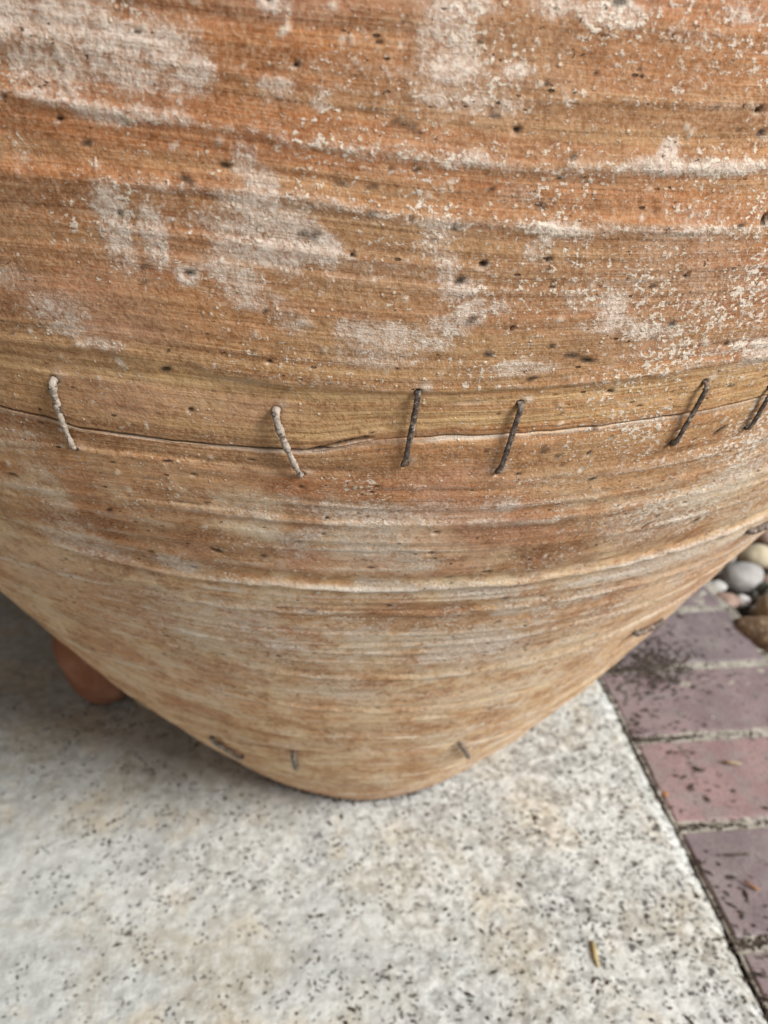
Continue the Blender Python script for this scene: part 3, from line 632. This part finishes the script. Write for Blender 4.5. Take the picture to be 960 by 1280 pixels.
def make_staple(p, q, kd, bow, seed):
    rn = random.Random(seed); (pa, pz), (qa, qz) = on_jar(*p), on_jar(*q); n = 64; sides = 10
    pts = []
    kink = rn.uniform(-.00025, .00025) if kd == 'lime' else rn.uniform(-.0001, .0001)
    for i in range(n):
        t = i / (n - 1); tt = (t - .05) / .90; tc = min(max(tt, 0), 1)
        a = pa + (qa - pa) * tc; z = pz + (qz - pz) * tc
        off = bow * .5 * (1 - abs(2 * tc - 1) ** 14) + .0002
        if tt < 0: off = .0002 + tt / .07 * .005
        if tt > 1: off = .0002 - (tt - 1) / .07 * .005
        off += .0008
        r = rad(z) + off
        P_ = Vector((r * math.sin(a), -r * math.cos(a), z - .25 * off))
        P_ += Vector((math.cos(a), math.sin(a), 0)) * (kink * math.sin(tc * 6.3) + (.0006 * math.sin(tc * math.pi * 1.0) * (-1 if kd == 'lime' else 0)))
        pts.append(P_)
    V = []; F = []; ref = Vector((math.sin((pa + qa) / 2), -math.cos((pa + qa) / 2), 0))
    if p[1] > 600: kd = 'rust' if kd == 'rust' else 'low'
    base_r = {'low': .0017, 'lime': .00098, 'dark': .00092, 'rust': .0015}[kd]; squash = .55 if kd == 'dark' else .95; ph0 = rn.random() * 6
    for i in range(n):
        t = (pts[min(i + 1, n - 1)] - pts[max(i - 1, 0)]).normalized(); sd_ = t.cross(ref).normalized(); up = sd_.cross(t).normalized()
        rr_ = base_r * (1 + (.16 if kd == 'lime' else .05) * math.sin(i * .41 + ph0) + rn.uniform(-.10, .10) * (1 if kd == 'lime' else .45)) * (1.3 - .5 * (i / n) if kd == 'lime' else 1.0)
        for k in range(sides):
            an = k / sides * 2 * math.pi; w_ = 1 + rn.uniform(-.08, .08)
            cx_, cy_ = math.cos(an), math.sin(an)
            if kd == 'dark':                           # squarish forged bar
                mx = max(abs(cx_), abs(cy_)); w_ *= .55 + .45 / mx
            V.append(pts[i] + sd_ * cx_ * rr_ * w_ + up * cy_ * rr_ * w_ * squash)
    for i in range(n - 1):
        for k in range(sides):
            a = i * sides + k; b = i * sides + (k + 1) % sides; F.append((a, b, b + sides, a + sides))
    F.append(tuple(range(sides))[::-1]); F.append(tuple((n - 1) * sides + k for k in range(sides)))
    o = link_mesh('staple', V, F, M_ST_L if kd == 'lime' else M_ST_D, jar)
    return o
for i, (p, q, kd, bow) in enumerate(STAPLES):
    o = make_staple(p, q, kd, bow, 40 + i)
    if kd == 'lime': o['label'] = 'bent iron staple crusted with pale lime'

# ------------------------------------------------------------------ small terracotta foot behind the jar
def clay_foot():
    p = on_ground(122, 884); bm_pts = []; F = []; V = []
    nz_, na = 26, 40
    for i in range(nz_):
        t = i / (nz_ - 1); z = t * .125
        rnd = math.sqrt(max(0, 1 - (1 - min(z / .045, 1)) ** 2)); w_ = .004 + .024 * rnd + .004 * t; dlen = .006 + .022 * rnd + .005 * t
        if i == 0: w_ *= .86; dlen *= .9
        for k in range(na):
            a = k / na * 2 * math.pi; cx_, cy_ = math.cos(a), math.sin(a)
            e = 1 / max(abs(cx_) ** 2.6 + abs(cy_) ** 2.6, 1e-6) ** (1 / 2.6)
            lump = 1 + .09 * math.sin(a * 3 + 1) * (1 - t) + .07 * math.sin(a * 2 + z * 90) + .04 * math.sin(a * 5 + z * 160) + random.uniform(-.006, .006)
            V.append((w_ * cx_ * e * lump, dlen * cy_ * e * lump - .010 * t, z))
    for i in range(nz_ - 1):
        for k in range(na):
            a = i * na + k; b = i * na + (k + 1) % na; F.append((a, b, b + na, a + na))
    F.append(tuple(range(na))[::-1]); F.append(tuple((nz_ - 1) * na + k for k in range(na)))
    o = link_mesh('pot_foot', V, F, mat_simple('red_terracotta', (.26, .11, .06), (.40, .21, .14), 14, .0012))
    o.location = (p.x + .008, p.y + .014, 0); o.rotation_euler = (0, 0, -.35)
    return tag(o, 'small reddish terracotta pot foot on the slab in the shade behind the jar', 'pot foot')
clay_foot()
V, F = pebble_mesh(77, 3, .15); o = link_mesh('pebble', [Vector((q.x * .016, q.y * .011, q.z * .008)) for q in V], F, PM['cream'])
p = on_ground(186, 879); o.location = (p.x, p.y, .004); o.rotation_euler = (0, 0, -.4); tag(o, 'pale flat pebble on the shaded slab between the jar and the reddish pot foot', 'pebble')

# ------------------------------------------------------------------ debris
def crumbs(name, pts, mat, label, cat):
    V = []; F = []
    oc = [(1, 0, 0), (0, 1, 0), (-1, 0, 0), (0, -1, 0), (0, 0, .6), (0, 0, -.4)]; of = [(0, 1, 4), (1, 2, 4), (2, 3, 4), (3, 0, 4), (1, 0, 5), (2, 1, 5), (3, 2, 5), (0, 3, 5)]
    for (x, y, z, s, el) in pts:
        off = len(V); r = random.uniform(0, 6.28)
        for q in oc:
            a, b, c = q[0] * s * el * random.uniform(.7, 1.3), q[1] * s * random.uniform(.6, 1.2), q[2] * s * random.uniform(.7, 1.2)
            V.append((x + a * math.cos(r) - b * math.sin(r), y + a * math.sin(r) + b * math.cos(r), z + c * .8))
        F += [[k + off for k in f] for f in of]
    return tag(link_mesh(name, V, F, mat, smooth=False), kind='stuff', label=label, cat=cat)
pts = []
for _ in range(1700):                       # dirt and moss packed along the joint of slab and bricks
    a = random.uniform(-.15, 1.0); dens = .25 + vn(np.array([a * 14]), np.array([2.]), 91)[0]
    if random.random() > dens: continue
    p = edge_pt(a, .0035 + random.gauss(0, .0028)); pts.append((p.x, p.y, -.005 + random.uniform(-.001, .002), random.uniform(.0006, .0019), 1.2))
for k in range(-1, 8):                      # in the brick joints, thickest near the slab
    for _ in range(int(random.choice([90, 160, 300]))):
        b = .006 + min(random.expovariate(26), BR_L); a = a0 + k * PITCH_B + random.gauss(0, .0022); p = edge_pt(a, b); pts.append((p.x, p.y, BR_Z - .001, random.uniform(.0006, .0018), 1.2))
for _ in range(1500):                        # scattered over the bricks
    a = random.uniform(-.15, 1.0); b = .008 + min(random.expovariate(9), BR_L); p = edge_pt(a, b)
    if vn(np.array([a * 22]), np.array([b * 22]), 92)[0] < .36: continue
    pts.append((p.x, p.y, BR_Z + .0012, random.uniform(.0006, .0021), random.choice([1, 1.3, 3.0])))
for _ in range(800):                        # clump by the jar, over the second joint from the pebbles
    p = on_ground(random.gauss(812, 30), random.gauss(830, 16)); pts.append((p.x, p.y, BR_Z + .001, random.uniform(.0006, .0020), 1.3))
crumbs('dirt_crumbs', pts, M_CRUMB, 'dark crumbs of dirt scattered over the purple bricks and packed into the joints', 'dirt')
pts = []
for _ in range(900):
    u = random.uniform(0, 960) ** 1; v = random.uniform(900, 1290); p = on_ground(u, v)
    if (p - E1).dot(AY) > -.004 or math.hypot(p.x - JX, p.y - JY) < .14: continue
    if random.random() > .18 + .9 * (u / 960) ** 2: continue
    pts.append((p.x, p.y, .0006, random.uniform(.0005, .0017), random.choice([1, 1.2, 2.2])))
for _ in range(900):                        # a line of grit caught round the foot of the jar
    an = random.uniform(-2.2, 2.2); r_ = .1265 + abs(random.gauss(0, .0022)); pts.append((JX + r_ * math.sin(an), JY - r_ * math.cos(an), .0005, random.uniform(.0004, .0013), 1.2))
crumbs('dirt_specks', pts, M_CRUMB, 'tiny dark specks of dirt sprinkled on the pale concrete slab', 'dirt')

def twig(name, pix, r, z, col, label, cat):
    P_ = [on_ground(u, v, z) for u, v in pix]; V = []; F = []; n = len(P_)
    for i, p in enumerate(P_):
        t = (P_[min(i + 1, n - 1)] - P_[max(i - 1, 0)]).normalized(); s_ = Vector((t.y, -t.x, 0)); q = r * (1 - .5 * abs(2 * i / (n - 1) - 1) ** 2)
        for k in range(6): an = k / 6 * 6.283; V.append(p + s_ * q * math.cos(an) + Vector((0, 0, q * math.sin(an))))
    for i in range(n - 1):
        for k in range(6): a = i * 6 + k; b = i * 6 + (k + 1) % 6; F.append((a, b, b + 6, a + 6))
    F.append((5, 4, 3, 2, 1, 0)); F.append(tuple((n - 1) * 6 + k for k in range(6)))
    return tag(link_mesh(name, V, F, mat_simple(name + '_skin', tuple(c * .7 for c in col), col, 300, .0002)), label, cat, 'bits of dry litter on the bricks')
twig('twig', [(904, 951), (912, 953), (920, 954), (927, 955)], .0019, BR_Z + .003, (.42, .33, .22), 'short straw coloured twig lying on the pinkish red brick', 'twig')
twig('twig', [(930, 1100), (938, 1106), (944, 1110), (950, 1113)], .0014, BR_Z + .003, (.38, .20, .09), 'thin reddish brown twig on the purple brick nearest the camera', 'twig')
twig('twig', [(905, 1068), (920, 1069), (932, 1067), (938, 1069)], .0010, BR_Z + .003, (.10, .08, .06), 'dark curved twig lying beside the slab on the greyish purple brick', 'twig')
twig('leaf_fragment', [(740, 1176), (743, 1186), (744, 1196), (748, 1208)], .0022, .0015, (.52, .42, .22), 'yellowish dry leaf fragment on the concrete slab near the photo bottom', 'leaf')
twig('seed', [(828, 992), (831, 993), (835, 993)], .0030, .001, (.45, .20, .10), 'shiny reddish brown seed at the slab edge beside the pinkish brick', 'seed')
twig('seed', [(889, 896), (892, 897)], .0018, BR_Z + .004, (.62, .60, .58), 'tiny pale grit seed at the far rim of the upper purple brick', 'seed')
